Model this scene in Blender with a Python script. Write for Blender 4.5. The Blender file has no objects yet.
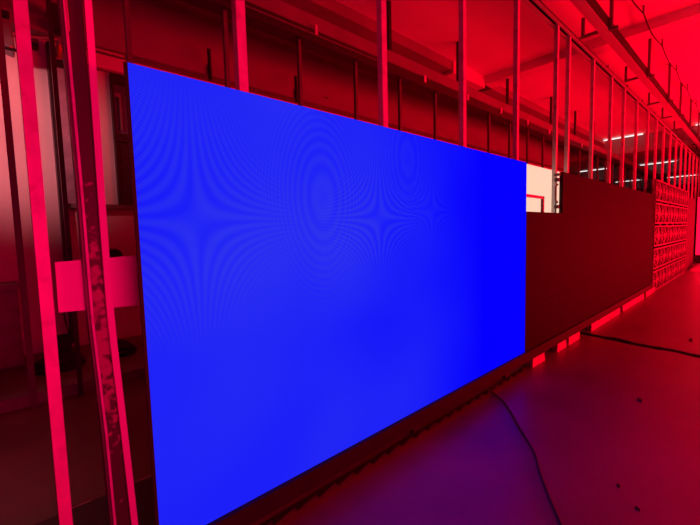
import bpy, bmesh, math, random
from mathutils import Vector, Matrix
random.seed(7)
S = 1.684                 # metres per plan unit (the camera-to-screen distance)
ZF = 0.91                 # camera height above the floor, plan units
sc = bpy.context.scene
COL = sc.collection

def W(x, y, z):           # plan units -> metres, floor at z = 0
    return Vector((x * S, y * S, (z + ZF) * S))

# ------------------------------------------------------------------ materials
def mat(name, color, rough=0.6, metal=0.0, var=0.12, scale=6.0, bump=0.0, spec=0.5, dirt=None, dscale=3.0, dlo=0.55, dhi=0.7):
    m = bpy.data.materials.new(name); m.use_nodes = True
    nt = m.node_tree; n = nt.nodes; l = nt.links
    b = n['Principled BSDF']
    b.inputs['Roughness'].default_value = rough
    b.inputs['Metallic'].default_value = metal
    b.inputs['Specular IOR Level'].default_value = spec
    tc = n.new('ShaderNodeTexCoord')
    no = n.new('ShaderNodeTexNoise'); no.inputs['Scale'].default_value = scale; no.inputs['Detail'].default_value = 5
    l.new(tc.outputs['Object'], no.inputs['Vector'])
    r = n.new('ShaderNodeValToRGB')
    r.color_ramp.elements[0].position = .3; r.color_ramp.elements[1].position = .7
    r.color_ramp.elements[0].color = tuple(c * (1 - var) for c in color) + (1,)
    r.color_ramp.elements[1].color = tuple(min(1, c * (1 + var)) for c in color) + (1,)
    l.new(no.outputs['Fac'], r.inputs['Fac'])
    out = r.outputs['Color']
    if dirt:
        n2 = n.new('ShaderNodeTexNoise'); n2.inputs['Scale'].default_value = dscale; n2.inputs['Detail'].default_value = 6
        l.new(tc.outputs['Object'], n2.inputs['Vector'])
        r2 = n.new('ShaderNodeValToRGB'); r2.color_ramp.elements[0].position = dlo; r2.color_ramp.elements[1].position = dhi
        l.new(n2.outputs['Fac'], r2.inputs['Fac'])
        mx = n.new('ShaderNodeMixRGB'); mx.inputs['Color2'].default_value = tuple(dirt) + (1,)
        l.new(r2.outputs['Color'], mx.inputs['Fac']); l.new(out, mx.inputs['Color1'])
        out = mx.outputs['Color']
    l.new(out, b.inputs['Base Color'])
    if bump:
        bp = n.new('ShaderNodeBump'); bp.inputs['Strength'].default_value = bump; bp.inputs['Distance'].default_value = .01
        l.new(no.outputs['Fac'], bp.inputs['Height']); l.new(bp.outputs['Normal'], b.inputs['Normal'])
    return m

def emit(name, color, strength):
    m = bpy.data.materials.new(name); m.use_nodes = True
    b = m.node_tree.nodes['Principled BSDF']
    b.inputs['Base Color'].default_value = (.02, .02, .02, 1)
    b.inputs['Emission Color'].default_value = tuple(color) + (1,)
    b.inputs['Emission Strength'].default_value = strength
    return m

M = {}
M['steel'] = mat('red_lit_galvanised_steel', (.62, .62, .64), .45, .0, .15, 9, 0, dirt=(.46, .42, .42), dscale=14)
M['dark_steel'] = mat('dark_steel', (.16, .15, .16), .5, .2, .2, 9)
M['rearbeam'] = mat('dimmed_steel', (.19, .175, .18), .6, 0, .15, 2)  # steel darkened, the dim light on the rear beam put into its colour
M['rearpost'] = mat('shade_grey_steel', (.10, .09, .10), .6, 0, .15, 9)  # dark copy of the post steel, weak light at the rear set as colour
M['basepaint'] = mat('dark_maroon_paint', (.014, .009, .013), .6, 0, .15, 9, spec=.15)
M['beamsteel'] = mat('plain_grey_steel', (.42, .41, .42), .55, 0, .08, 3)
M['upper'] = mat('shade_dark_paint', (.24, .21, .22), .85, 0, .08, 1.2)  # shade on the upper wall, beams and ceiling edge put into the colour
M['black'] = mat('black_plastic', (.012, .012, .014), .45, 0, .2, 20)
M['rubber'] = mat('black_rubber', (.008, .008, .009), .8, 0, .2, 20)
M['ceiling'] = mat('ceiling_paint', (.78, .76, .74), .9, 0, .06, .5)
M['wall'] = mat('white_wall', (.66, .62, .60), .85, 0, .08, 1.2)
M['slat'] = mat('dark_wall_cladding', (.20, .17, .17), .75, 0, .25, 3)
M['white'] = mat('white_board', (.80, .80, .80), .7, 0, .03, 3)
M['timber'] = mat('pale_timber', (.55, .48, .43), .8, 0, .2, 18, dirt=(.18, .14, .12), dscale=7)
M['cabinet'] = mat('black_cabinet', (.03, .028, .03), .55, 0, .1, 30)
M['ledoff'] = mat('unlit_led_face', (.0075, .0065, .010), .75, 0, .12, 60, spec=.10)
M['ledfar'] = mat('dull_dark_face', (.06, .05, .055), .7, 0, .1, 20)
M['lattice'] = mat('cast_aluminium', (.20, .20, .21), .5, .0, .12, 12)
M['glass'] = mat('grey_pane', (.30, .28, .34), .25, 0, .3, 4)
M['dpane'] = mat('blue_grey_pane', (.10, .13, .20), .2, 0, .3, 4)
M['tube'] = emit('fluorescent_tube', (1, .96, .95), 1.35)
M['whitepanel'] = emit('warm_white_display', (1.0, .63, .46), 1.0)
M['redled'] = emit('red_display', (1.0, .002, .022), 4)
M['glow_red'] = mat('red_plastic', (.7, .03, .03), .4)

def floor_mat():
    m = bpy.data.materials.new('stained_concrete'); m.use_nodes = True
    nt = m.node_tree; n = nt.nodes; l = nt.links; b = n['Principled BSDF']
    tc = n.new('ShaderNodeTexCoord')
    no = n.new('ShaderNodeTexNoise'); no.inputs['Scale'].default_value = .55; no.inputs['Detail'].default_value = 7; no.inputs['Roughness'].default_value = .6
    l.new(tc.outputs['Object'], no.inputs['Vector'])
    r = n.new('ShaderNodeValToRGB'); r.color_ramp.elements[0].position = .3; r.color_ramp.elements[1].position = .72
    r.color_ramp.elements[0].color = (.070, .060, .042, 1); r.color_ramp.elements[1].color = (.17, .15, .105, 1)
    l.new(no.outputs['Fac'], r.inputs['Fac'])
    # dark specks of dirt
    n2 = n.new('ShaderNodeTexNoise'); n2.inputs['Scale'].default_value = 6; n2.inputs['Detail'].default_value = 4
    l.new(tc.outputs['Object'], n2.inputs['Vector'])
    r2 = n.new('ShaderNodeValToRGB'); r2.color_ramp.elements[0].position = .66; r2.color_ramp.elements[1].position = .76
    r2.color_ramp.elements[1].color = (.5, .5, .5, 1)
    l.new(n2.outputs['Fac'], r2.inputs['Fac'])
    mx = n.new('ShaderNodeMixRGB'); mx.inputs['Color2'].default_value = (.09, .085, .08, 1)
    l.new(r2.outputs['Color'], mx.inputs['Fac']); l.new(r.outputs['Color'], mx.inputs['Color1'])
    # ragged expansion joint across the aisle
    sp = n.new('ShaderNodeSeparateXYZ'); l.new(tc.outputs['Object'], sp.inputs[0])
    nj = n.new('ShaderNodeTexNoise'); nj.inputs['Scale'].default_value = 2.2; nj.inputs['Detail'].default_value = 5
    l.new(tc.outputs['Object'], nj.inputs['Vector'])
    a = n.new('ShaderNodeMath'); a.operation = 'MULTIPLY_ADD'; a.inputs[1].default_value = .28; a.inputs[2].default_value = -.14
    l.new(nj.outputs['Fac'], a.inputs[0])
    sub = n.new('ShaderNodeMath'); sub.operation = 'SUBTRACT'; l.new(sp.outputs['X'], sub.inputs[0]); l.new(a.outputs[0], sub.inputs[1])
    s2 = n.new('ShaderNodeMath'); s2.operation = 'MULTIPLY_ADD'; s2.inputs[1].default_value = -.18; s2.inputs[2].default_value = 0
    l.new(sp.outputs['Y'], s2.inputs[0])
    ad = n.new('ShaderNodeMath'); ad.operation = 'ADD'; l.new(sub.outputs[0], ad.inputs[0]); l.new(s2.outputs[0], ad.inputs[1])
    d0 = n.new('ShaderNodeMath'); d0.operation = 'SUBTRACT'; d0.inputs[1].default_value = 3.43 * S; l.new(ad.outputs[0], d0.inputs[0])
    ab = n.new('ShaderNodeMath'); ab.operation = 'ABSOLUTE'; l.new(d0.outputs[0], ab.inputs[0])
    rj = n.new('ShaderNodeValToRGB'); rj.color_ramp.elements[0].position = .065; rj.color_ramp.elements[1].position = .10
    rj.color_ramp.elements[0].color = (1, 1, 1, 1); rj.color_ramp.elements[1].color = (0, 0, 0, 1)
    l.new(ab.outputs[0], rj.inputs['Fac'])
    mj = n.new('ShaderNodeMixRGB'); mj.inputs['Color2'].default_value = (.006, .006, .006, 1)
    l.new(rj.outputs['Color'], mj.inputs['Fac']); l.new(mx.outputs['Color'], mj.inputs['Color1'])
    l.new(mj.outputs['Color'], b.inputs['Base Color'])
    sl = n.new('ShaderNodeMath'); sl.operation = 'MULTIPLY_ADD'; sl.inputs[1].default_value = -.5; sl.inputs[2].default_value = .5
    l.new(rj.outputs['Color'], sl.inputs[0]); l.new(sl.outputs[0], b.inputs['Specular IOR Level'])
    rr = n.new('ShaderNodeMath'); rr.operation = 'MULTIPLY_ADD'; rr.inputs[1].default_value = .2; rr.inputs[2].default_value = .24
    l.new(no.outputs['Fac'], rr.inputs[0]); l.new(rr.outputs[0], b.inputs['Roughness'])
    bp = n.new('ShaderNodeBump'); bp.inputs['Strength'].default_value = .12; bp.inputs['Distance'].default_value = .01
    l.new(n2.outputs['Fac'], bp.inputs['Height']); l.new(bp.outputs['Normal'], b.inputs['Normal'])
    return m
M['floor'] = floor_mat()

def rust_mat():
    m = bpy.data.materials.new('peeling_dark_paint'); m.use_nodes = True
    nt = m.node_tree; n = nt.nodes; l = nt.links; b = n['Principled BSDF']; b.inputs['Roughness'].default_value = .6
    tc = n.new('ShaderNodeTexCoord')
    no = n.new('ShaderNodeTexNoise'); no.inputs['Scale'].default_value = 30; no.inputs['Detail'].default_value = 6
    l.new(tc.outputs['Object'], no.inputs['Vector'])
    sp = n.new('ShaderNodeSeparateXYZ'); l.new(tc.outputs['Object'], sp.inputs[0])
    # bare metal where the paint has peeled, chest height band
    d = n.new('ShaderNodeMath'); d.operation = 'SUBTRACT'; d.inputs[1].default_value = (-.26 + .862) * S; l.new(sp.outputs['Z'], d.inputs[0])
    ab = n.new('ShaderNodeMath'); ab.operation = 'ABSOLUTE'; l.new(d.outputs[0], ab.inputs[0])
    k = n.new('ShaderNodeMath'); k.operation = 'MULTIPLY_ADD'; k.inputs[1].default_value = -.42; k.inputs[2].default_value = .16; l.new(ab.outputs[0], k.inputs[0])
    ad = n.new('ShaderNodeMath'); ad.operation = 'ADD'; l.new(no.outputs['Fac'], ad.inputs[0]); l.new(k.outputs[0], ad.inputs[1])
    r = n.new('ShaderNodeValToRGB'); r.color_ramp.elements[0].position = .50; r.color_ramp.elements[1].position = .62
    r.color_ramp.elements[0].color = (.050, .022, .035, 1); r.color_ramp.elements[1].color = (.34, .26, .22, 1)
    l.new(ad.outputs[0], r.inputs['Fac']); l.new(r.outputs['Color'], b.inputs['Base Color'])
    return m
M['rust'] = rust_mat()

MOIRE = ((.375, .045, 620, .65, .40, 's'), (1.075, .05, 800, .95, .45, 's'), (.80, .12, 480, .5, .70, 'r'), (1.42, .09, 980, .6, .22, 's'), (1.25, .30, 520, .5, .3, 'r'))
def blue_mat():
    """Blue picture on the LED screen: flat blue with faint interference rings."""
    m = bpy.data.materials.new('blue_display'); m.use_nodes = True
    nt = m.node_tree; n = nt.nodes; l = nt.links; b = n['Principled BSDF']
    b.inputs['Base Color'].default_value = (.001, .001, .002, 1); b.inputs['Roughness'].default_value = .8
    b.inputs['Specular IOR Level'].default_value = .0
    tc = n.new('ShaderNodeTexCoord')
    sp = n.new('ShaderNodeSeparateXYZ'); l.new(tc.outputs['Object'], sp.inputs[0])
    def math_(op, a, bb, c=None):
        q = n.new('ShaderNodeMath'); q.operation = op
        for i, v in enumerate((a, bb, c)):
            if v is None: continue
            if isinstance(v, (int, float)): q.inputs[i].default_value = v
            else: l.new(v, q.inputs[i])
        return q.outputs[0]
    tot = None
    for (cx, cz, fr, amp, rad, typ) in MOIRE:
        dx = math_('SUBTRACT', sp.outputs['X'], (cx - .236) * S); dz = math_('SUBTRACT', sp.outputs['Z'], (cz + .848) * S)
        dx2 = math_('MULTIPLY', dx, dx); dz2 = math_('MULTIPLY', dz, dz)
        d2 = math_('ADD', dx2, dz2)
        ph = math_('MULTIPLY', dx, dz) if typ == 's' else math_('MULTIPLY_ADD', dz2, .35, dx2)
        s = math_('SINE', math_('MULTIPLY', ph, fr), None)
        fall = math_('MAXIMUM', math_('SUBTRACT', 1.0, math_('DIVIDE', d2, rad)), 0.0)
        v = math_('MULTIPLY', math_('MULTIPLY_ADD', s, .5, .5), math_('MULTIPLY', fall, amp))
        tot = v if tot is None else math_('ADD', tot, v)
    # fine dot grid of the diodes
    gx = math_('SINE', math_('MULTIPLY', sp.outputs['X'], 430.0), None); gz = math_('SINE', math_('MULTIPLY', sp.outputs['Z'], 430.0), None)
    g = math_('MULTIPLY', math_('MULTIPLY', gx, gz), .35)
    no = n.new('ShaderNodeTexNoise'); no.inputs['Scale'].default_value = .9; no.inputs['Detail'].default_value = 1
    l.new(tc.outputs['Object'], no.inputs['Vector'])
    dxl = math_('SUBTRACT', 1.65 * S, sp.outputs['X'])
    edge = math_('MINIMUM', math_('MAXIMUM', math_('MULTIPLY', dxl, .55), 0.0), 1.0)
    base = math_('MULTIPLY_ADD', math_('ADD', tot, math_('MULTIPLY', g, 1.0)), .55, no.outputs['Fac'])
    f = math_('MULTIPLY', math_('MULTIPLY', base, .56), edge)
    cr = n.new('ShaderNodeMixRGB'); cr.inputs['Color1'].default_value = (0, 0, 1.0, 1); cr.inputs['Color2'].default_value = (.046, .062, .72, 1)
    l.new(f, cr.inputs['Fac'])
    l.new(cr.outputs['Color'], b.inputs['Emission Color']); b.inputs['Emission Strength'].default_value = 1.0
    return m
M['blue'] = blue_mat()

# ------------------------------------------------------------------ mesh builder (plan units in)
class MB:
    def __init__(s): s.bm = bmesh.new()
    def box(s, x0, x1, y0, y1, z0, z1):
        vs = [s.bm.verts.new(W(x, y, z)) for x in (x0, x1) for y in (y0, y1) for z in (z0, z1)]
        for f in ((0, 1, 3, 2), (4, 6, 7, 5), (0, 4, 5, 1), (2, 3, 7, 6), (0, 2, 6, 4), (1, 5, 7, 3)):
            s.bm.faces.new([vs[i] for i in f])
        return s
    def hexa(s, b, t):        # bottom quad, top quad: sequences of plan points
        vb = [s.bm.verts.new(W(*p)) for p in b]; vt = [s.bm.verts.new(W(*p)) for p in t]
        k = len(vb)
        s.bm.faces.new(vb[::-1]); s.bm.faces.new(vt)
        for i in range(k):
            s.bm.faces.new((vb[i], vb[(i + 1) % k], vt[(i + 1) % k], vt[i]))
        return s
    def bar(s, p, q, w, h=None):   # square bar between two plan points
        h = h or w
        a, b = W(*p), W(*q); d = (b - a).normalized()
        up = Vector((0, 0, 1)) if abs(d.z) < .9 else Vector((0, 1, 0))
        sd = d.cross(up).normalized() * w * S / 2; u = sd.cross(d).normalized() * h * S / 2
        rings = []
        for c in (a, b):
            rings.append([s.bm.verts.new(c + i * sd + j * u) for i, j in ((1, 1), (-1, 1), (-1, -1), (1, -1))])
        A, B = rings
        s.bm.faces.new(A[::-1]); s.bm.faces.new(B)
        for i in range(4): s.bm.faces.new((A[i], A[(i + 1) % 4], B[(i + 1) % 4], B[i]))
        return s
    def tube(s, pts, r, k=8):
        P = [W(*p) for p in pts]; rings = []
        for i, c in enumerate(P):
            d = (P[min(i + 1, len(P) - 1)] - P[max(i - 1, 0)]).normalized()
            up = Vector((0, 0, 1)) if abs(d.z) < .95 else Vector((0, 1, 0))
            a = d.cross(up).normalized(); b2 = a.cross(d).normalized()
            rings.append([s.bm.verts.new(c + (a * math.cos(t) + b2 * math.sin(t)) * r * S) for t in [2 * math.pi * j / k for j in range(k)]])
        for A, B in zip(rings, rings[1:]):
            for j in range(k): s.bm.faces.new((A[j], A[(j + 1) % k], B[(j + 1) % k], B[j]))
        s.bm.faces.new(rings[0][::-1]); s.bm.faces.new(rings[-1])
        return s
    def bevel(s, w):
        bmesh.ops.bevel(s.bm, geom=list(s.bm.edges), offset=w * S, segments=2, profile=.5, affect='EDGES')
        return s

def spline(pts, n=8):
    out = []
    P = [Vector(p) for p in pts]
    for i in range(len(P) - 1):
        p0, p1, p2, p3 = P[max(i - 1, 0)], P[i], P[i + 1], P[min(i + 2, len(P) - 1)]
        for j in range(n):
            t = j / n
            out.append(tuple(.5 * (2 * p1 + (p2 - p0) * t + (2 * p0 - 5 * p1 + 4 * p2 - p3) * t * t + (3 * p1 - p0 - 3 * p2 + p3) * t ** 3)))
    out.append(tuple(P[-1])); return out

def obj(name, mb, m, parent=None, at=None, smooth=False):
    """Link a mesh; its verts become relative to `at` (or the parent's origin)."""
    bmesh.ops.recalc_face_normals(mb.bm, faces=mb.bm.faces)
    if parent is not None: o0 = parent['o0']; o0 = Vector(o0)
    elif at is not None: o0 = W(*at)
    else: o0 = Vector((0, 0, 0))
    # world placement keeps material coordinates in building space only for things at the origin
    for v in mb.bm.verts: v.co -= o0
    me = bpy.data.meshes.new(name); mb.bm.to_mesh(me); mb.bm.free()
    if smooth:
        for p in me.polygons: p.use_smooth = True
    me.materials.append(m)
    o = bpy.data.objects.new(name, me); COL.objects.link(o)
    if parent is not None: o.parent = root_of(parent)
    else: o.location = o0
    return o
def root_of(p): return p
def part(name, mb, m, parent, smooth=False):
    """A child mesh: parent chain sits at parent's world origin."""
    w = world_loc(parent)
    bmesh.ops.recalc_face_normals(mb.bm, faces=mb.bm.faces)
    for v in mb.bm.verts: v.co -= w
    me = bpy.data.meshes.new(name); mb.bm.to_mesh(me); mb.bm.free()
    if smooth:
        for p in me.polygons: p.use_smooth = True
    me.materials.append(m)
    o = bpy.data.objects.new(name, me); COL.objects.link(o); o.parent = parent
    return o
def world_loc(o):
    v = Vector((0, 0, 0))
    while o is not None: v += o.location; o = o.parent
    return v
def tag(o, label, cat, group=None, kind=None):
    o['label'] = label; o['category'] = cat
    if group: o['group'] = group
    if kind: o['kind'] = kind
    return o
def thing(name, at, label, cat, group=None):
    o = bpy.data.objects.new(name, None); o.empty_display_size = .1; COL.objects.link(o); o.location = W(*at)
    return tag(o, label, cat, group)
def struct(name, mb, m):
    o = obj(name, mb, m); o['kind'] = 'structure'; return o

def copy_thing(src, loc, label, group=None):
    r = src.copy(); COL.objects.link(r); r.location = loc; r['label'] = label
    if group: r['group'] = group
    for ch in list(src.children):
        c = ch.copy(); COL.objects.link(c); c.parent = r
        for g in list(ch.children):
            d = g.copy(); COL.objects.link(d); d.parent = c
    return r

# ------------------------------------------------------------------ the building
CZ = 2.33
struct('floor', MB().box(-4, 34, -4.2, 8, -ZF - .06, -ZF), M['floor'])
struct('ceiling', MB().box(-4, 34, -4.2, 8, CZ, CZ + .1), M['ceiling'])
struct('wall_back', MB().box(-4, 12.0, 3.95, 4.1, -ZF, 1.60), M['wall'])
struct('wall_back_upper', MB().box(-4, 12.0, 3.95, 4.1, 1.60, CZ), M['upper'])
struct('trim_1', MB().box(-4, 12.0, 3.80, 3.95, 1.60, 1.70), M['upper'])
struct('trim_3', MB().box(.5, 12.0, 3.92, 3.95, 1.455, 1.475), M['upper'])       # ledge beam along the back wall
struct('wall_rear', MB().box(12.0, 34, 6.6, 6.75, -ZF, CZ), M['slat'])
struct('wall_return', MB().box(11.9, 12.0, 4.1, 6.6, -ZF, CZ), M['slat'])
struct('wall_far', MB().box(33.8, 34, -4.2, 6.6, -ZF, CZ), M['slat'])
struct('wall_aisle', MB().box(-4, 34, -4.2, -4.05, -ZF, CZ), M['slat'])
struct('wall_left', MB().box(-4, -3.85, -4.05, 3.95, -ZF, CZ), M['slat'])
k = 0
for X, dz in ((-.4, .12), (5.62, .11), (12.3, .42), (18.4, .42), (24.4, .42)):
    k += 1
    w = .24
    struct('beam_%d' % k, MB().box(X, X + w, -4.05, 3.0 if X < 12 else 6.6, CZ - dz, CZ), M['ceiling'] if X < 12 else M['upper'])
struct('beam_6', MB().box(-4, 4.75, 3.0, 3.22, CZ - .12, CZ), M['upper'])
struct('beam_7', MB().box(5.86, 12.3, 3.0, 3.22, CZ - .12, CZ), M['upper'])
struct('shade_soffit', MB().box(-4, 12.3, 3.22, 3.95, CZ - .03, CZ), M['upper'])  # dark panel put where the ceiling behind the beam is only unlit
struct('beam_8', MB().box(4.75, 5.62, 2.98, 3.24, CZ - .17, CZ), M['wall'])

# window in the back wall seen between the posts and the screen edge
win = MB().box(.795, .812, 3.89, 3.95, .27, 1.44).box(1.20, 1.245, 3.89, 3.95, .27, 1.44).box(.812, 1.20, 3.89, 3.95, 1.36, 1.44).box(.812, 1.20, 3.89, 3.95, .86, .93).box(.812, 1.20, 3.89, 3.95, .27, .33)
wo = struct('window_1', win, M['black'])
part('pane', MB().box(.812, 1.20, 3.925, 3.948, .93, 1.36), M['dpane'], wo)
part('lower_panel', MB().box(.812, 1.20, 3.915, 3.948, .33, .86), M['black'], wo)
part('inner_frame', MB().box(.850, .866, 3.90, 3.925, .96, 1.28).box(.818, .850, 3.90, 3.925, 1.245, 1.28), M['lattice'], wo)
struct('trim_2', MB().box(.44, 1.3, 3.86, 3.95, .262, .300), M['dark_steel'])

# ------------------------------------------------------------------ the blue screen
bx0, bx1, bz0, bz1 = .236, 2.404, -.786, .402
scr = thing('led_screen', (bx0, 1.0, -.848), 'large lit LED screen glowing solid blue in the foreground row', 'screen')
part('display_face', MB().box(bx0 + .004, bx1 - .001, 1.0, 1.006, bz0, bz1), M['blue'], scr)
cw = (bx1 - bx0) / 4; ch = (bz1 - bz0) / 4
for i in range(4):
    for j in range(4):
        mb = MB().box(bx0 + i * cw + .0005, bx0 + (i + 1) * cw - .0005, 1.006, 1.022, bz0 + j * ch + .0005, bz0 + (j + 1) * ch - .0005)
        part('cabinet', mb, M['cabinet'], scr)
part('side_edge', MB().box(bx0 - .003, bx0 + .004, .998, 1.006, bz0, bz1), M['basepaint'], scr)['label'] = 'thin reddish edge strip down the left side'

# ------------------------------------------------------------------ the dark screen beside it: 7 x 4 cabinets, one left out
dw = thing('led_screen', (2.407, 1.0, -.848), 'long unlit dark LED screen right of the blue screen with one corner cabinet missing', 'screen')
d0, d1, nc = 2.407, 6.42, 7
dwid = (d1 - d0) / nc
tops = .402
for i in range(nc):
    for j in range(4):
        if i == 0 and j == 3: continue
        x0 = d0 + i * dwid; x1 = x0 + dwid
        if i == 0: x1 = d0 + .62
        if i == 1: x0 = d0 + .62
        z0 = bz0 + j * ch; z1 = z0 + ch
        mb = MB().box(x0 + .0006, x1 - .0006, 1.008, 1.024, z0 + .0006, z1 - .0006)
        c = part('cabinet', mb, M['cabinet'], dw)
        f = MB().box(x0 + .0004, x1 - .0004, 1.0, 1.008, z0 + .0004, z1 - .0004)
        part('module_face', f, M['ledoff'], c)
        if i == 1 and j == 3:
            hx = x0
            part('handle', MB().tube(spline([(hx, 1.035, .315), (hx - .028, 1.037, .30), (hx - .034, 1.037, .25), (hx - .028, 1.037, .20), (hx, 1.035, .185)], 5), .007), M['lattice'], c, True)
            part('latch', MB().box(hx - .022, hx, 1.020, 1.05, .335, .360).box(hx - .03, hx, 1.03, 1.045, .342, .352), M['lattice'], c)
            part('latch', MB().box(hx - .022, hx, 1.020, 1.05, .140, .165).box(hx - .03, hx, 1.03, 1.045, .147, .157), M['lattice'], c)
            part('corner_lug', MB().box(hx - .03, hx, 1.015, 1.05, .375, .392), M['lattice'], c)

# white lit cabinet standing behind the gap, and the bracket in front of it
wp = thing('display_panel', (3.0, 1.235, -.86), 'small lit display panel glowing warm white seen through the missing corner cabinet', 'screen')
part('display_face', MB().box(2.85, 3.86, 1.235, 1.243, -.20, .487), M['whitepanel'], wp)
part('panel_body', MB().box(2.85, 3.86, 1.243, 1.29, -.20, .487), M['cabinet'], wp)
part('leg', MB().box(2.9, 2.93, 1.243, 1.29, -.86, -.20), M['dark_steel'], wp)
part('leg', MB().box(3.78, 3.81, 1.243, 1.29, -.86, -.20), M['dark_steel'], wp)
br = MB().bar((2.45, 1.09, .222), (2.905, 1.09, .218), .018).bar((2.897, 1.09, .226), (2.897, 1.09, -.86), .018)
tag(obj('angle_bracket', br, M['steel'], at=(2.897, 1.09, -.86)), 'thin bent metal bracket standing in front of the white lit panel', 'bracket')

# ------------------------------------------------------------------ base under the row
bl = thing('base_beam', (2, 1.0, -ZF), 'long dark base beam along the foot of the blue and dark screens', 'beam')
plat = thing('platform', (2, 1.25, -ZF), 'low black platform behind the screens carrying the front posts', 'platform')
part('front_beam', MB().box(.225, 6.42, .985, 1.05, -.848, -.787), M['basepaint'], bl)
part('deck', MB().box(-3.2, 23, 1.07, 1.47, -.90, -.8625), M['black'], plat)
for X in (-3, 0, 3, 6, 9, 12, 15, 18, 21): part('foot', MB().box(X, X + .06, 1.1, 1.44, -ZF, -.90), M['rubber'], plat)
x = .4
while x < 6.4:
    part('foot', MB().box(x, x + .05, 1.03, 1.05, -ZF, -.848), M['black'], bl); x += .9
# dark toothed sheet standing for the jagged shadow edge below the blue screen
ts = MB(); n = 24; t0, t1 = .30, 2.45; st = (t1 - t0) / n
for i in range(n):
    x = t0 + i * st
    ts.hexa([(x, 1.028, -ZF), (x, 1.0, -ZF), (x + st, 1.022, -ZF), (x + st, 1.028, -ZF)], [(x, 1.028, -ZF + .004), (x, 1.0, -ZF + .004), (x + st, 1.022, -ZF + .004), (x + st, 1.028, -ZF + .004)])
tag(obj('shadow_strip', ts, M['rubber'], at=(1.4, 1.03, -ZF)), 'saw toothed shadow edge under the blue screen, laid as a black strip', 'strip')
# pale blocks under the dark screen
blk = [(2.49, 2.70, 'short pale block nearest the blue screen under the dark screen'),
       (2.93, 3.12, 'short pale block second from the blue screen under the dark screen'),
       (3.17, 3.44, 'pale block just before the floor crack under the dark screen'),
       (3.74, 4.72, 'long pale timber just past the floor crack under the dark screen'),
       (4.83, 5.88, 'second long pale timber past the floor crack under the dark screen'),
       (6.02, 6.62, 'pale timber at the far end of the dark screen, beside the lattice panels')]
for a, b, lab in blk:
    mb = MB().hexa([(a, .985, -ZF), (b, .985, -ZF), (b, 1.028, -ZF), (a + .02, 1.028, -ZF)],
                   [(a + .02, .99, -.853), (b - .01, .985, -.853), (b, 1.028, -.853), (a + .02, 1.028, -.853)])
    tag(obj('timber_block', mb, M['timber'], at=((a + b) / 2, 1.0, -ZF)), lab, 'timber', 'pale timbers under the row of screens')
for a, b, lab in ((.105, .163, 'small pale floor block behind the row, leftmost of three at the bottom left'),
                  (.205, .25, 'small pale floor block behind the row, partly hidden by the rusty post'),
                  (.295, .35, 'small pale floor block behind the row, beside the left edge of the blue screen')):
    mb = MB().box(a, b, 1.475, 1.52, -ZF, -.888)
    tag(obj('floor_block', mb, M['timber'], at=((a + b) / 2, 1.5, -ZF)), lab, 'block', 'small blocks behind the row')

# ------------------------------------------------------------------ lattice backs and the far red wall
lt = thing('lattice_panel_wall', (6.45, 1.0, -ZF), 'tall wall of open lattice cabinet backs beyond the dark screen', 'panel wall')
lx0, lx1, lz0, lz1, ncx, ncz = 6.43, 9.55, -.905, .635, 6, 5
lw = (lx1 - lx0) / ncx; lh = (lz1 - lz0) / ncz
pm = None
for i in range(ncx):
    for j in range(ncz):
        x0 = lx0 + i * lw; z0 = lz0 + j * lh
        if pm is None:
            mb = MB(); t = .016
            X1, Z1 = x0 + lw - .03, z0 + lh - .03
            y0, y1 = .985, 1.01
            mb.box(x0, X1, y0, y1, z0, z0 + t).box(x0, X1, y0, y1, Z1 - t, Z1).box(x0, x0 + t, y0, y1, z0 + t, Z1 - t).box(X1 - t, X1, y0, y1, z0 + t, Z1 - t)
            cx, cz = (x0 + X1) / 2, (z0 + Z1) / 2
            mb.box(cx - .012, cx + .012, y0, y1, z0 + t, Z1 - t)
            mb.box(x0 + t, X1 - t, y0 + .006, y1, cz - .01, cz + .01)
            for sx in (-1, 1):
                ex = x0 + t if sx < 0 else X1 - t
                mb.bar((cx, 1.0, z0 + t), (ex, 1.0, cz), .016).bar((cx, 1.0, Z1 - t), (ex, 1.0, cz), .016)
                mx = (cx + ex) / 2
                mb.tube([(mx + .055 * math.cos(a) * 1.0, 1.0, cz + .055 * math.sin(a)) for a in [q * math.pi / 6 for q in range(13)]], .008, 6)
            pm = part('cabinet_back', mb, M['lattice'], lt)
            pb = part('power_box', MB().box(cx - .06, cx + .06, .985, 1.01, cz - .035, cz + .035), M['dark_steel'], pm)
            pp = part('module_plate', MB().box(x0 + .004, X1 - .004, 1.03, 1.045, z0 + .004, Z1 - .004), M['cabinet'], pm)
        else:
            c = pm.copy(); COL.objects.link(c); c.location = Vector((i * lw * S, 0, j * lh * S)); c.parent = lt
            for g in (pb, pp):
                d = g.copy(); COL.objects.link(d); d.parent = c
fw = thing('led_screen', (10.5, 1.0, -ZF), 'far unlit screen in red glow between lattice panels and right edge', 'screen')
for i in range(2):
    for j in range(4):
        x0 = 9.6 + i * .62; z0 = -.905 + j * .355
        part('cabinet', MB().box(x0 + .001, x0 + .619, 1.0, 1.05, z0 + .001, z0 + .354), M['ledfar'], fw)
# lit red screen closing the aisle end
rs = thing('led_screen', (12.0, 0, -ZF), 'bright lit pink red LED screen at the far right end of aisle', 'screen')
part('display_face', MB().box(12.0, 12.01, -2.2, 1.066, -.72, .62), M['redled'], rs)
part('cabinet_back', MB().box(12.01, 12.08, -2.2, 1.066, -.72, .62), M['cabinet'], rs)
part('plinth', MB().box(11.98, 12.1, -2.2, 1.066, -ZF, -.72), M['black'], rs)
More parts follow.
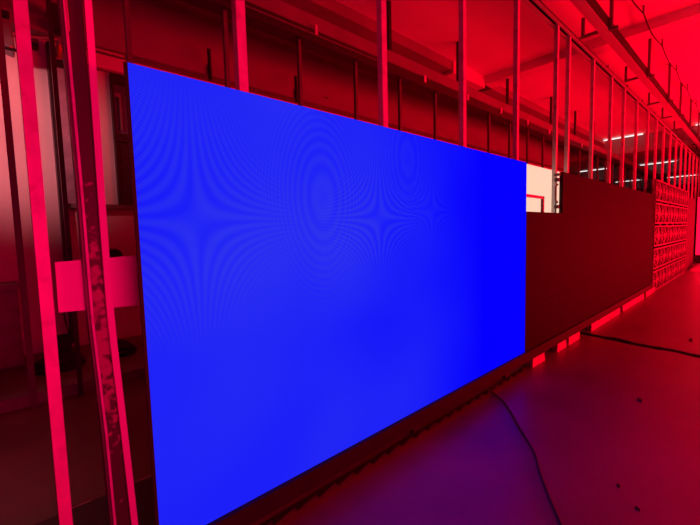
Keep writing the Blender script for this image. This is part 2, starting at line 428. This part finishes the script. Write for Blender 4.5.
# crumpled sheet on the floor
sh = MB(); nx, ny = 14, 10; g = []
for i in range(nx + 1):
    row = []
    for j in range(ny + 1):
        u, v = i / nx, j / ny
        x = 9.7 + 2.1 * u; y = .50 + .44 * v + .04 * math.sin(u * 9)
        h = .12 * math.sin(math.pi * min(1, u * 1.1)) * math.sin(math.pi * v) * (1 + .3 * math.sin(u * 13 + v * 7)) + .006
        row.append(sh.bm.verts.new(W(x, y, -ZF + max(.004, h))))
    g.append(row)
for i in range(nx):
    for j in range(ny): sh.bm.faces.new((g[i][j], g[i + 1][j], g[i + 1][j + 1], g[i][j + 1]))
o = obj('plastic_sheet', sh, M['white'], at=(11, .85, -ZF), smooth=True)
md = o.modifiers.new('thick', 'SOLIDIFY'); md.thickness = .006; md.offset = -1
tag(o, 'pale crumpled sheet lying on the floor at the far right', 'sheet')

# ------------------------------------------------------------------ posts of the front row
PW = .031; PY0, PY1 = 1.132, 1.160
ZT = 1.5695
def post_mesh(at):
    mb = MB().box(-PW / 2, PW / 2, 0, PY1 - PY0, -.862, ZT)
    for v in mb.bm.verts: v.co -= W(0, 0, -ZF)
    return mb
pbase = None
near = {0: 'nearest full steel post rising behind the blue screen, at its upper left',
        1: 'second steel post from the left rising behind the blue screen middle',
        2: 'third steel post from the left rising behind the blue screen, close to its right part',
        3: 'steel post rising behind the right end of the blue screen',
        4: 'steel post crossing in front of the white lit panel',
        5: 'steel post just right of the white lit panel, close beside its neighbour',
        6: 'steel post above the left part of the dark screen, third after the blue screen',
        7: 'steel post above the dark screen middle, fourth after the blue screen',
        8: 'steel post above the dark screen, fifth after the blue screen',
        9: 'steel post above the dark screen, sixth after the blue screen',
        10: 'steel post above the far end of the dark screen, just before the lattice panels'}
fx = [.609, 1.287, 1.945, 2.618, 3.33, 3.60, 4.265, 4.90, 5.45, 6.10, 6.79]
x = 7.4
while x < 22: fx.append(x); x += .64
fx = [q * .9845 for q in fx]
def skew_post(xb, xt, y, w, zt=ZT):
    h = w / 2
    return MB().hexa([(xb - h, y, -.862), (xb + h, y, -.862), (xb + h, y + .028, -.862), (xb - h, y + .028, -.862)],
                     [(xt - h, y, zt), (xt + h, y, zt), (xt + h, y + .028, zt), (xt - h, y + .028, zt)])
for i, X in enumerate(fx):
    lab = near.get(i, 'thin red lit steel post in the crowded far stretch of the row')
    if pbase is None:
        mb = MB().box(X - PW / 2, X + PW / 2, PY0, PY1, -.862, ZT)
        pbase = tag(obj('steel_post', mb, M['steel'], at=(X, PY0, -.862)), lab, 'post', 'steel posts of the front row')
    else:
        c = pbase.copy(); COL.objects.link(c); c.location = W(X, PY0, -.862); c['label'] = lab
# the leaning bright post at the left
o = obj('steel_post', skew_post(.0665, .068, 1.13, .0255, 1.548), M['steel'], at=(.08, 1.13, -.862))
tag(o, 'broad bright red steel post at the far left, leaning slightly', 'post')
# rusty channel post
cp = thing('channel_post', (.175, 1.12, -.862), 'dark rusty channel post with peeling paint left of the blue screen', 'post')
CX = [(-.862, .186), (-.5, .181), (-.2, .171), (.1, .170), (.5, .166), (1.548, .150)]
def ribbon(path, hw, y0, y1):
    mb = MB()
    for (za, xa), (zb, xb) in zip(path, path[1:]):
        mb.hexa([(xa - hw, y0, za), (xa + hw, y0, za), (xa + hw, y1, za), (xa - hw, y1, za)], [(xb - hw, y0, zb), (xb + hw, y0, zb), (xb + hw, y1, zb), (xb - hw, y1, zb)])
    bmesh.ops.remove_doubles(mb.bm, verts=mb.bm.verts, dist=1e-5); return mb
part('web', ribbon(CX, .0155, 1.12, 1.13), M['rust'], cp)
part('flange', ribbon([(z, x - .0225) for z, x in CX], .0045, 1.13, 1.165), M['dark_steel'], cp)
part('flange', ribbon([(z, x + .014) for z, x in CX], .003, 1.13, 1.165), M['dark_steel'], cp)
# bowed pale strip standing beside it
bw = MB()
zz = [-.862 + (1.548 + .862) * q / 24 for q in range(25)]
BX = [(-.862, .210), (-.5, .1985), (-.2, .1875), (.05, .187), (.3, .1885), (.6, .1905), (1.548, .180)]
def bowx(z):
    for (a, xa), (b, xb) in zip(BX, BX[1:]):
        if z <= b: return xa + (xb - xa) * (z - a) / (b - a)
    return BX[-1][1]
for a, b in zip(zz, zz[1:]):
    xa, xb = bowx(a), bowx(b); w = .0075
    bw.hexa([(xa - w, 1.10, a), (xa + w, 1.10, a), (xa + w, 1.11, a), (xa - w, 1.11, a)], [(xb - w, 1.10, b), (xb + w, 1.10, b), (xb + w, 1.11, b), (xb - w, 1.11, b)])
bmesh.ops.remove_doubles(bw.bm, verts=bw.bm.verts, dist=1e-5)
tag(obj('trim_strip', bw, M['white'], at=(.21, 1.11, -.862)), 'pale pink lit bowed strip standing against the rusty channel post', 'strip')
# thin red rod left of the web
rod = ribbon([(z, x - .0205) for z, x in CX], .0028, 1.108, 1.114)
tag(obj('thin_rod', rod, M['steel'], at=(.17, 1.115, -.862)), 'very thin red rod standing along the left edge of the rusty channel post', 'rod')
wire = MB().tube(spline([(.138, 1.10, 1.55), (.140, 1.10, .9), (.146, 1.10, .60), (.1475, 1.10, .54), (.1485, 1.10, .48)], 5), .0016, 6)
tag(obj('hanging_wire', wire, M['timber'], at=(.168, 1.09, .44)), 'short pale wire hanging in front of the rusty channel post at the top', 'wire')
# white board tied across the posts
bd = MB().hexa([(.090, 1.165, -.177), (.285, 1.165, -.186), (.285, 1.170, -.186), (.090, 1.170, -.177)],
               [(.091, 1.165, -.053), (.285, 1.165, -.046), (.285, 1.170, -.046), (.091, 1.170, -.053)])
tag(obj('white_board', bd, M['white'], at=(.17, 1.08, -.165)), 'pink lit blank white board fixed across the posts left of the screen', 'board')

# ------------------------------------------------------------------ slotted rail over the front posts
rl = thing('slotted_rail', (4, 1.16, 1.52), 'slotted steel rail with a black slot running above the front posts', 'rail')
part('lower_flange', MB().box(-3.2, 24, 1.155, 1.180, 1.55, 1.556), M['beamsteel'], rl)
part('upper_flange', MB().box(-3.2, 24, 1.112, 1.131, 1.55, 1.556), M['beamsteel'], rl)
part('channel', MB().box(-3.2, 24, 1.112, 1.116, 1.556, 1.575).box(-3.2, 24, 1.176, 1.180, 1.556, 1.575).box(-3.2, 24, 1.116, 1.176, 1.571, 1.575), M['black'], rl)
for X in (2.9, 3.75, 4.6, 5.4, 6.2, 7.0):
    part('bolt', MB().tube([(X, 1.125, 1.575), (X, 1.125, 1.61)], .009, 6), M['dark_steel'], rl)

# box beam hung from the ceiling, with cross arms and rods
bm_ = thing('hung_beam', (6, 1.08, 1.80), 'long steel box beam hung under the ceiling along the aisle', 'beam')
part('bottom_plate', MB().box(-3.2, 24, 1.036, 1.115, 1.795, 1.800), M['beamsteel'], bm_)
part('web', MB().box(-3.2, 24, 1.034, 1.112, 1.800, 1.90), M['basepaint'], bm_)  # side coloured dark in place of the shade on it
hb = None
hxs = [4.25, 5.92, 7.33, 8.45, 9.7, 11.0, 12.1, 13.3, 14.5]
hlab = {0: 'nearest ceiling hanger holding the hung beam, by the top edge of view',
        1: 'second nearest ceiling hanger holding the hung beam', 2: 'third nearest ceiling hanger holding the hung beam',
        3: 'fourth nearest ceiling hanger holding the hung beam', 4: 'fifth nearest ceiling hanger holding the hung beam'}
for i, X in enumerate(hxs):
    lab = hlab.get(i, 'small far ceiling hanger holding the distant end of the hung beam')
    if hb is None:
        hb = thing('beam_hanger', (X, 1.08, 1.80), lab, 'hanger', 'hangers of the hung beam')
        part('cross_arm', MB().box(X - .016, X + .016, .965, 1.034, 1.787, 1.812), M['dark_steel'], hb)
        part('cross_arm', MB().box(X - .016, X + .016, 1.112, 1.265, 1.805, 1.828), M['dark_steel'], hb)
        part('rod', MB().box(X - .022, X + .012, 1.006, 1.033, 1.812, CZ), M['dark_steel'], hb)
        part('rod', MB().box(X - .018, X + .012, 1.238, 1.262, 1.828, 1.99), M['dark_steel'], hb)
    else: copy_thing(hb, W(X, 1.08, 1.80), lab)
# cable swagged between ceiling hooks
hooks = [4.25, 5.2, 6.3, 7.45, 8.6, 9.8, 11.0]
pts = []
for a, b in zip(hooks, hooks[1:]):
    for q in range(6):
        t = q / 6; pts.append((a + (b - a) * t, .96 + .012 * math.sin(math.pi * t), 2.25 - .03 * math.sin(math.pi * t)))
pts.append((hooks[-1], .96, 2.25))
cb = thing('ceiling_cable', (6, .96, 2.25), 'dark cable swagged between hooks under the ceiling at the top right', 'cable')
part('cable', MB().tube(pts, .007, 6), M['black'], cb)
for X in hooks: part('hook', MB().box(X - .01, X + .01, .952, .968, 2.245, CZ), M['dark_steel'], cb)

# ------------------------------------------------------------------ second row of posts behind
ry = 2.65
rxs = [.066, .277, .655] + [1.283 + .642 * q for q in range(26)]
rb = None
rlab = {0: 'thin red post at far left, standing in the rear row behind the leaning post', 1: 'dark rear row post seen between the leaning post and the rusty post',
        2: 'thin rear row post rising at the left edge of the blue screen',
        3: 'first rear row post above the blue screen, left of the nearest front post', 4: 'second rear row post above the blue screen',
        5: 'third rear row post above the blue screen', 6: 'fourth rear row post above the blue screen', 7: 'fifth rear row post above the blue screen'}
for i, X in enumerate(rxs):
    lab = rlab.get(i, 'dim rear row post seen between the front posts in the distance')
    if i == 1:
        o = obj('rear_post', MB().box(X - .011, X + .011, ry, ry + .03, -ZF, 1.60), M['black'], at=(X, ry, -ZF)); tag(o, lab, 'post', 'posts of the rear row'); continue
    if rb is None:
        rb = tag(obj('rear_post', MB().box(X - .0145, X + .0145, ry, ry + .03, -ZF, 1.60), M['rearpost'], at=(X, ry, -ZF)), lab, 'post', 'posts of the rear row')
    else:
        c = rb.copy(); COL.objects.link(c); c.location = W(X, ry, -ZF); c['label'] = lab
rr = thing('rear_rail', (4, ry, 1.6), 'dark rear rail running along the tops of the rear posts', 'rail')
part('channel', MB().box(-3.2, 20, ry - .04, ry + .08, 1.60, 1.70), M['black'], rr)
part('light_strip', MB().box(.55, 2.9, ry - .05, ry - .04, 1.655, 1.665), M['dark_steel'], rr)
part('clip', MB().box(2.05, 2.075, ry - .055, ry - .04, 1.66, 1.74), M['steel'], rr)
for X in (3.55, 4.45, 5.35, 6.25, 7.15, 8.05, 8.9):
    part('clip', MB().box(X, X + .04, ry - .055, ry - .04, 1.64, 1.71), M['steel'], rr)
rbm = thing('rear_beam', (4, ry + .06, 1.72), 'long steel beam above the rear posts, lit red along its side', 'beam')
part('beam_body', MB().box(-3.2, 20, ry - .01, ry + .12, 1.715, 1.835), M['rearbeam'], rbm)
hb2 = None
for i, X in enumerate([3.06, 4.35, 5.7, 7.41, 8.69, 9.9]):
    lab = ['black upright bracket beside the second front post from the left', 'black upright bracket beside the third front post from the left', 'upright rod on the rear beam behind the fourth front post',
           'black upright rod on the rear beam left of the white panel post', 'black upright rod on the rear beam right of the white panel post', 'far upright rod on the rear beam'][i]
    if hb2 is None:
        hb2 = tag(obj('ceiling_rod', MB().box(X - .02, X + .02, ry + .0, ry + .03, 1.836, CZ), M['black'], at=(X, ry, 1.836)), lab, 'rod', 'uprights on the rear beam')
    else:
        c = hb2.copy(); COL.objects.link(c); c.location = W(X, ry, 1.836); c['label'] = lab
tag(obj('floor_rail', MB().box(-3.4, 14, ry + .05, ry + .16, -ZF, -.845), M['dark_steel'], at=(0, ry + .1, -ZF)), 'low dark rail on the floor along the rear posts', 'rail')
# braces leaning in the back space
for p, q, lab in (((3.218, 3.9, 1.722), (3.70, 3.9, 1.676), 'short dark slanting arm on the back wall above the middle of the blue screen'),):
    tag(obj('dark_arm', MB().bar(p, q, .03), M['black'], at=p), lab, 'arm')
    part('mount', MB().box(3.19, 3.25, 3.88, 3.95, 1.69, 1.75), M['black'], bpy.data.objects['dark_arm'])

for X, lab in ((1.64, 'short dark pipe on the back wall left of the nearest front post'), (2.67, 'short dark pipe on the back wall right of the nearest front post')):
    o = obj('drop_pipe', MB().tube([(X, 3.782, 1.55), (X, 3.782, 1.845)], .018, 8), M['rubber'], at=(X, 3.78, 1.6)); tag(o, lab, 'pipe', 'short pipes on the back wall')
    part('clip', MB().box(X - .015, X + .015, 3.79, 3.80, 1.63, 1.67), M['black'], o)
# ------------------------------------------------------------------ left background clutter
ln = thing('flood_lamp', (.14, 3.7, 1.33), 'grey metal lamp housing hung high on the wall at the top left', 'lamp')
lm = MB()
lm.hexa([(.085, 3.60, 1.36), (.165, 3.60, 1.34), (.165, 3.78, 1.34), (.085, 3.78, 1.36)], [(.06, 3.62, 1.54), (.155, 3.62, 1.53), (.155, 3.78, 1.53), (.06, 3.78, 1.54)]).bevel(.012)
part('housing', lm, M['lattice'], ln)
part('rim', MB().box(.082, .170, 3.592, 3.60, 1.325, 1.345), M['black'], ln)
part('red_lens', MB().box(.135, .150, 3.588, 3.593, 1.343, 1.353), M['glow_red'], ln)
part('hanger', MB().box(.05, .15, 3.62, 3.66, 1.56, 1.60).box(.09, .11, 3.64, 3.66, 1.53, 1.60), M['black'], ln)
tag(obj('conduit', MB().tube(spline([(-.6, 3.84, 1.55), (.1, 3.84, 1.545), (.28, 3.84, 1.555), (.47, 3.84, 1.585), (.9, 3.84, 1.585)], 5), .010), M['timber'], at=(.2, 3.72, 1.55)), 'pale conduit running across the top of the left back wall', 'pipe')
bxo = thing('junction_box', (.30, 3.9, 1.5), 'small black wall box under the conduit, right of the leaning post', 'box')
part('body', MB().box(.277, .318, 3.88, 3.95, 1.50, 1.575), M['black'], bxo)
part('lid', MB().box(.28, .315, 3.872, 3.88, 1.53, 1.57), M['dark_steel'], bxo)
sp = thing('speaker_box', (.43, 3.7, 1.68), 'black rectangular box hung high between the two left posts', 'box')
part('body', MB().box(.39, .465, 3.66, 3.80, 1.60, 1.77), M['black'], sp)
part('bracket', MB().box(.385, .47, 3.70, 3.95, 1.77, 1.80), M['dark_steel'], sp)
wb = thing('lamp_box', (.46, 3.7, 1.44), 'small pale box with red underside fixed beside the dark strip at the top left', 'box')
part('body', MB().box(.425, .475, 3.68, 3.95, 1.485, 1.54), M['lattice'], wb)
part('red_cover', MB().box(.425, .475, 3.68, 3.80, 1.435, 1.485), M['glow_red'], wb)
dc = thing('notice_cabinet', (.47, 3.9, .30), 'narrow grey glass fronted cabinet on the back wall beside the rusty post', 'cabinet')
part('frame', MB().box(.365, .395, 3.86, 3.95, -.86, 1.56).box(.53, .56, 3.86, 3.95, .30, 1.56).box(.395, .53, 3.86, 3.95, 1.38, 1.44), M['black'], dc)
part('glass_door', MB().box(.395, .53, 3.88, 3.94, .30, 1.38), M['glass'], dc)
# dark cupboard at the far left
cpb = thing('cupboard', (-.3, 3.6, -ZF), 'low dark cupboard against the back wall at the far left', 'cupboard')
part('carcass', MB().box(-.9, .055, 3.55, 3.90, -ZF + .03, -.335), M['dark_steel'], cpb)
part('top', MB().box(-.92, .068, 3.53, 3.92, -.335, -.305), M['dark_steel'], cpb)
part('door', MB().box(-.42, .045, 3.535, 3.55, -ZF + .06, -.35), M['dark_steel'], cpb)
part('plinth', MB().box(-.88, .04, 3.58, 3.90, -ZF, -ZF + .03), M['black'], cpb)
# bags, boxes and coils along the wall base
random.seed(3)
def lump(name, cx, cy, w, d, h, lab, m=M['rubber'], seed=1):
    rg = random.Random(seed); mb = MB(); nu, nv = 14, 7; rows = []
    for j in range(nv + 1):
        th = j / nv * math.pi / 2; row = []
        for i in range(nu):
            a = 2 * math.pi * i / nu; r = (math.cos(th) ** .5 if j < nv else 0.02) * (1 + rg.uniform(-.14, .14))
            row.append(mb.bm.verts.new(W(cx + w / 2 * r * math.cos(a), cy + d / 2 * r * math.sin(a), -ZF + h * math.sin(th) * (1 + rg.uniform(-.1, .1)))))
        rows.append(row)
    for A, B in zip(rows, rows[1:]):
        for i in range(nu): mb.bm.faces.new((A[i], A[(i + 1) % nu], B[(i + 1) % nu], B[i]))
    mb.bm.faces.new(rows[0][::-1]); mb.bm.faces.new(rows[-1])
    tag(obj(name, mb, m, at=(cx, cy, -ZF)), lab, 'heap')
lump('cable_heap', .24, 3.42, .30, .4, .07, 'dark heap of cables on the floor between the leaning post and the dark post', seed=2)
lump('cable_heap', .60, 3.55, .30, .5, .06, 'dark heap of cables on the floor under the pink board', seed=4)
lump('cable_heap', .98, 3.35, .30, .5, .16, 'black bundle on the floor beside the left edge of the blue screen', seed=5)
crate = thing('black_crate', (.28, 3.85, -ZF), 'small black crate against the back wall right of the leaning post', 'crate')
part('body', MB().box(.22, .345, 3.76, 3.93, -ZF, -.80), M['black'], crate)
part('rim', MB().box(.217, .348, 3.755, 3.935, -.80, -.785), M['rubber'], crate)
tag(obj('hanging_cable', MB().tube(spline([(.335, 3.94, -.2), (.337, 3.94, -.5), (.343, 3.93, -.66), (.355, 3.90, -.76), (.36, 3.80, -.905)], 6), .006, 6), M['black'], at=(.36, 3.9, -.9)), 'black cable hanging below the left end of the pink board', 'cable')
tag(obj('hanging_cable', MB().tube(spline([(.575, 3.94, -.1), (.572, 3.94, -.5), (.568, 3.92, -.75), (.566, 3.86, -.905)], 6), .005, 6), M['black'], at=(.55, 3.9, -.9)), 'thin black cable hanging below the pink board next to the rusty post', 'cable')
hd = thing('round_speaker', (.78, 3.85, -.02), 'round black knob shaped thing on the back wall just above pink board', 'speaker')
mb = MB().tube([(.725, 3.952, -.15), (.725, 3.90, -.15), (.725, 3.87, -.15)], .062, 14); part('body', mb, M['black'], hd)
part('front_ring', MB().tube([(.725, 3.87, -.15), (.725, 3.86, -.15)], .045, 14), M['rubber'], hd)

# ------------------------------------------------------------------ fluorescent tubes
lamps = [(12.05, 2.15, 3.25, 2.29, 'nearest white fluorescent tube under the ceiling beyond the posts'),
         (18.15, 2.23, 3.32, 2.29, 'second white fluorescent tube along the aisle, upper of the far ones'),
         (24.15, 2.21, 3.31, 2.29, 'farthest white fluorescent tube above the lattice panels'),
         (17.9, 4.29, 5.29, 2.29, 'white fluorescent tube seen just right of the white lit panel, over the rear space'),
         (23.9, 4.27, 5.36, 2.29, 'white fluorescent tube low above the dark screen top, over the rear space'),
         (12.05, .05, 1.17, 2.29, 'white fluorescent tube cut by the right edge of view'), ]
for X, y0, y1, z, lab in lamps:
    t = thing('fluorescent_lamp', (X, (y0 + y1) / 2, z), lab, 'lamp', 'fluorescent lamps')
    part('tube', MB().tube([(X, y0, z), (X, y1, z)], .014, 8), M['tube'], t)
    part('batten', MB().box(X - .03, X + .03, y0, y1, z + .031, CZ + .001), M['white'], t)

# ------------------------------------------------------------------ floor cable and scraps
fc = spline([(1.956, 1.0, -.903), (1.86, .87, -.903), (1.668, .711, -.903), (1.52, .59, -.903), (1.403, .523, -.903), (1.29, .45, -.903), (1.199, .387, -.903), (1.08, .31, -.903), (.9, .2, -.903)], 8)
tag(obj('floor_cable', MB().tube(fc, .0045, 8), M['rubber'], at=(1.4, .52, -ZF), smooth=True), 'thin black cable curving over the floor out from under the blue screen', 'cable')
for (X, Y, w, d, lab) in ((2.399, .403, .028, .014, 'small black scrap on the floor right of the blue screen corner'),
                          (1.534, .309, .010, .006, 'small black scrap on the floor right of the cable near the bottom edge'),
                          (1.446, .239, .007, .008, 'tiny dark scrap on the floor at the bottom right'),
                          (3.944, .354, .06, .014, 'dark scrap on the floor just beyond the floor crack at the right')):
    mb = MB().hexa([(X - w, Y - d, -ZF), (X + w * .8, Y - d * .5, -ZF), (X + w, Y + d, -ZF), (X - w * .6, Y + d * .8, -ZF)],
                   [(X - w * .9, Y - d * .9, -ZF + .006), (X + w * .7, Y - d * .4, -ZF + .004), (X + w * .9, Y + d * .9, -ZF + .006), (X - w * .5, Y + d * .7, -ZF + .009)])
    tag(obj('tape_scrap', mb, M['rubber'], at=(X, Y, -ZF)), lab, 'scrap')

# ------------------------------------------------------------------ lights
def area(name, loc, target, sx, sy, energy, color, spread=180):
    L = bpy.data.lights.new(name, 'AREA'); L.shape = 'RECTANGLE'; L.size = sx * S; L.size_y = sy * S
    L.energy = energy; L.color = color; L.spread = math.radians(spread)
    o = bpy.data.objects.new(name, L); COL.objects.link(o); o.location = W(*loc)
    d = (W(*target) - W(*loc)).normalized()
    o.rotation_euler = d.to_track_quat('-Z', 'Y').to_euler(); return o
RED = (1, .0, .014); PINK = (1, .0, .085)
area('far_screen_light', (9.2, -2.3, -.45), (9.2, .2, 1.3), 6.5, 1.2, 2350, RED)
area('opposite_screen_light', (4.2, -2.5, .0), (3.6, .7, -.5), 2.6, .8, 560, RED)
area('near_screen_light', (.12, -1.1, -.15), (.12, 1.1, -.12), .9, .4, 46, PINK, 110)
P = bpy.data.lights.new('rear_room_light', 'SPOT'); P.energy = 430; P.color = (1, .24, .28); P.shadow_soft_size = .10; P.spot_size = math.radians(50); P.spot_blend = .9
po = bpy.data.objects.new('rear_room_light', P); COL.objects.link(po); po.location = W(-.9, 2.4, 1.2)
po.rotation_euler = (W(-.05, 3.95, .88) - W(-.9, 2.4, 1.2)).to_track_quat('-Z', 'Y').to_euler()

w = bpy.data.worlds.new('world'); sc.world = w; w.use_nodes = True
w.node_tree.nodes['Background'].inputs[0].default_value = (.10, .0, .02, 1)
w.node_tree.nodes['Background'].inputs[1].default_value = .15

# ------------------------------------------------------------------ camera
cam = bpy.data.cameras.new('camera'); co = bpy.data.objects.new('camera', cam); COL.objects.link(co)
cam.sensor_width = 36; cam.lens = 36 * 378.6 / 700; cam.clip_start = .02; cam.clip_end = 200
yaw, pit, rol = math.radians(42.43696), math.radians(4.46783), math.radians(1.46371)
f = Vector((math.sin(yaw) * math.cos(pit), math.cos(yaw) * math.cos(pit), -math.sin(pit)))
r = f.cross(Vector((0, 0, 1))).normalized(); d = f.cross(r)
r2 = math.cos(rol) * r + math.sin(rol) * d; d2 = math.cos(rol) * d - math.sin(rol) * r
m = Matrix((r2, -d2, -f)).transposed().to_4x4(); m.translation = W(0, 0, 0)
co.matrix_world = m; sc.camera = co
sc.view_settings.view_transform = 'Standard'; sc.view_settings.look = 'None'
sc.view_settings.exposure = 0; sc.view_settings.gamma = 1; sc.view_settings.use_curve_mapping = False
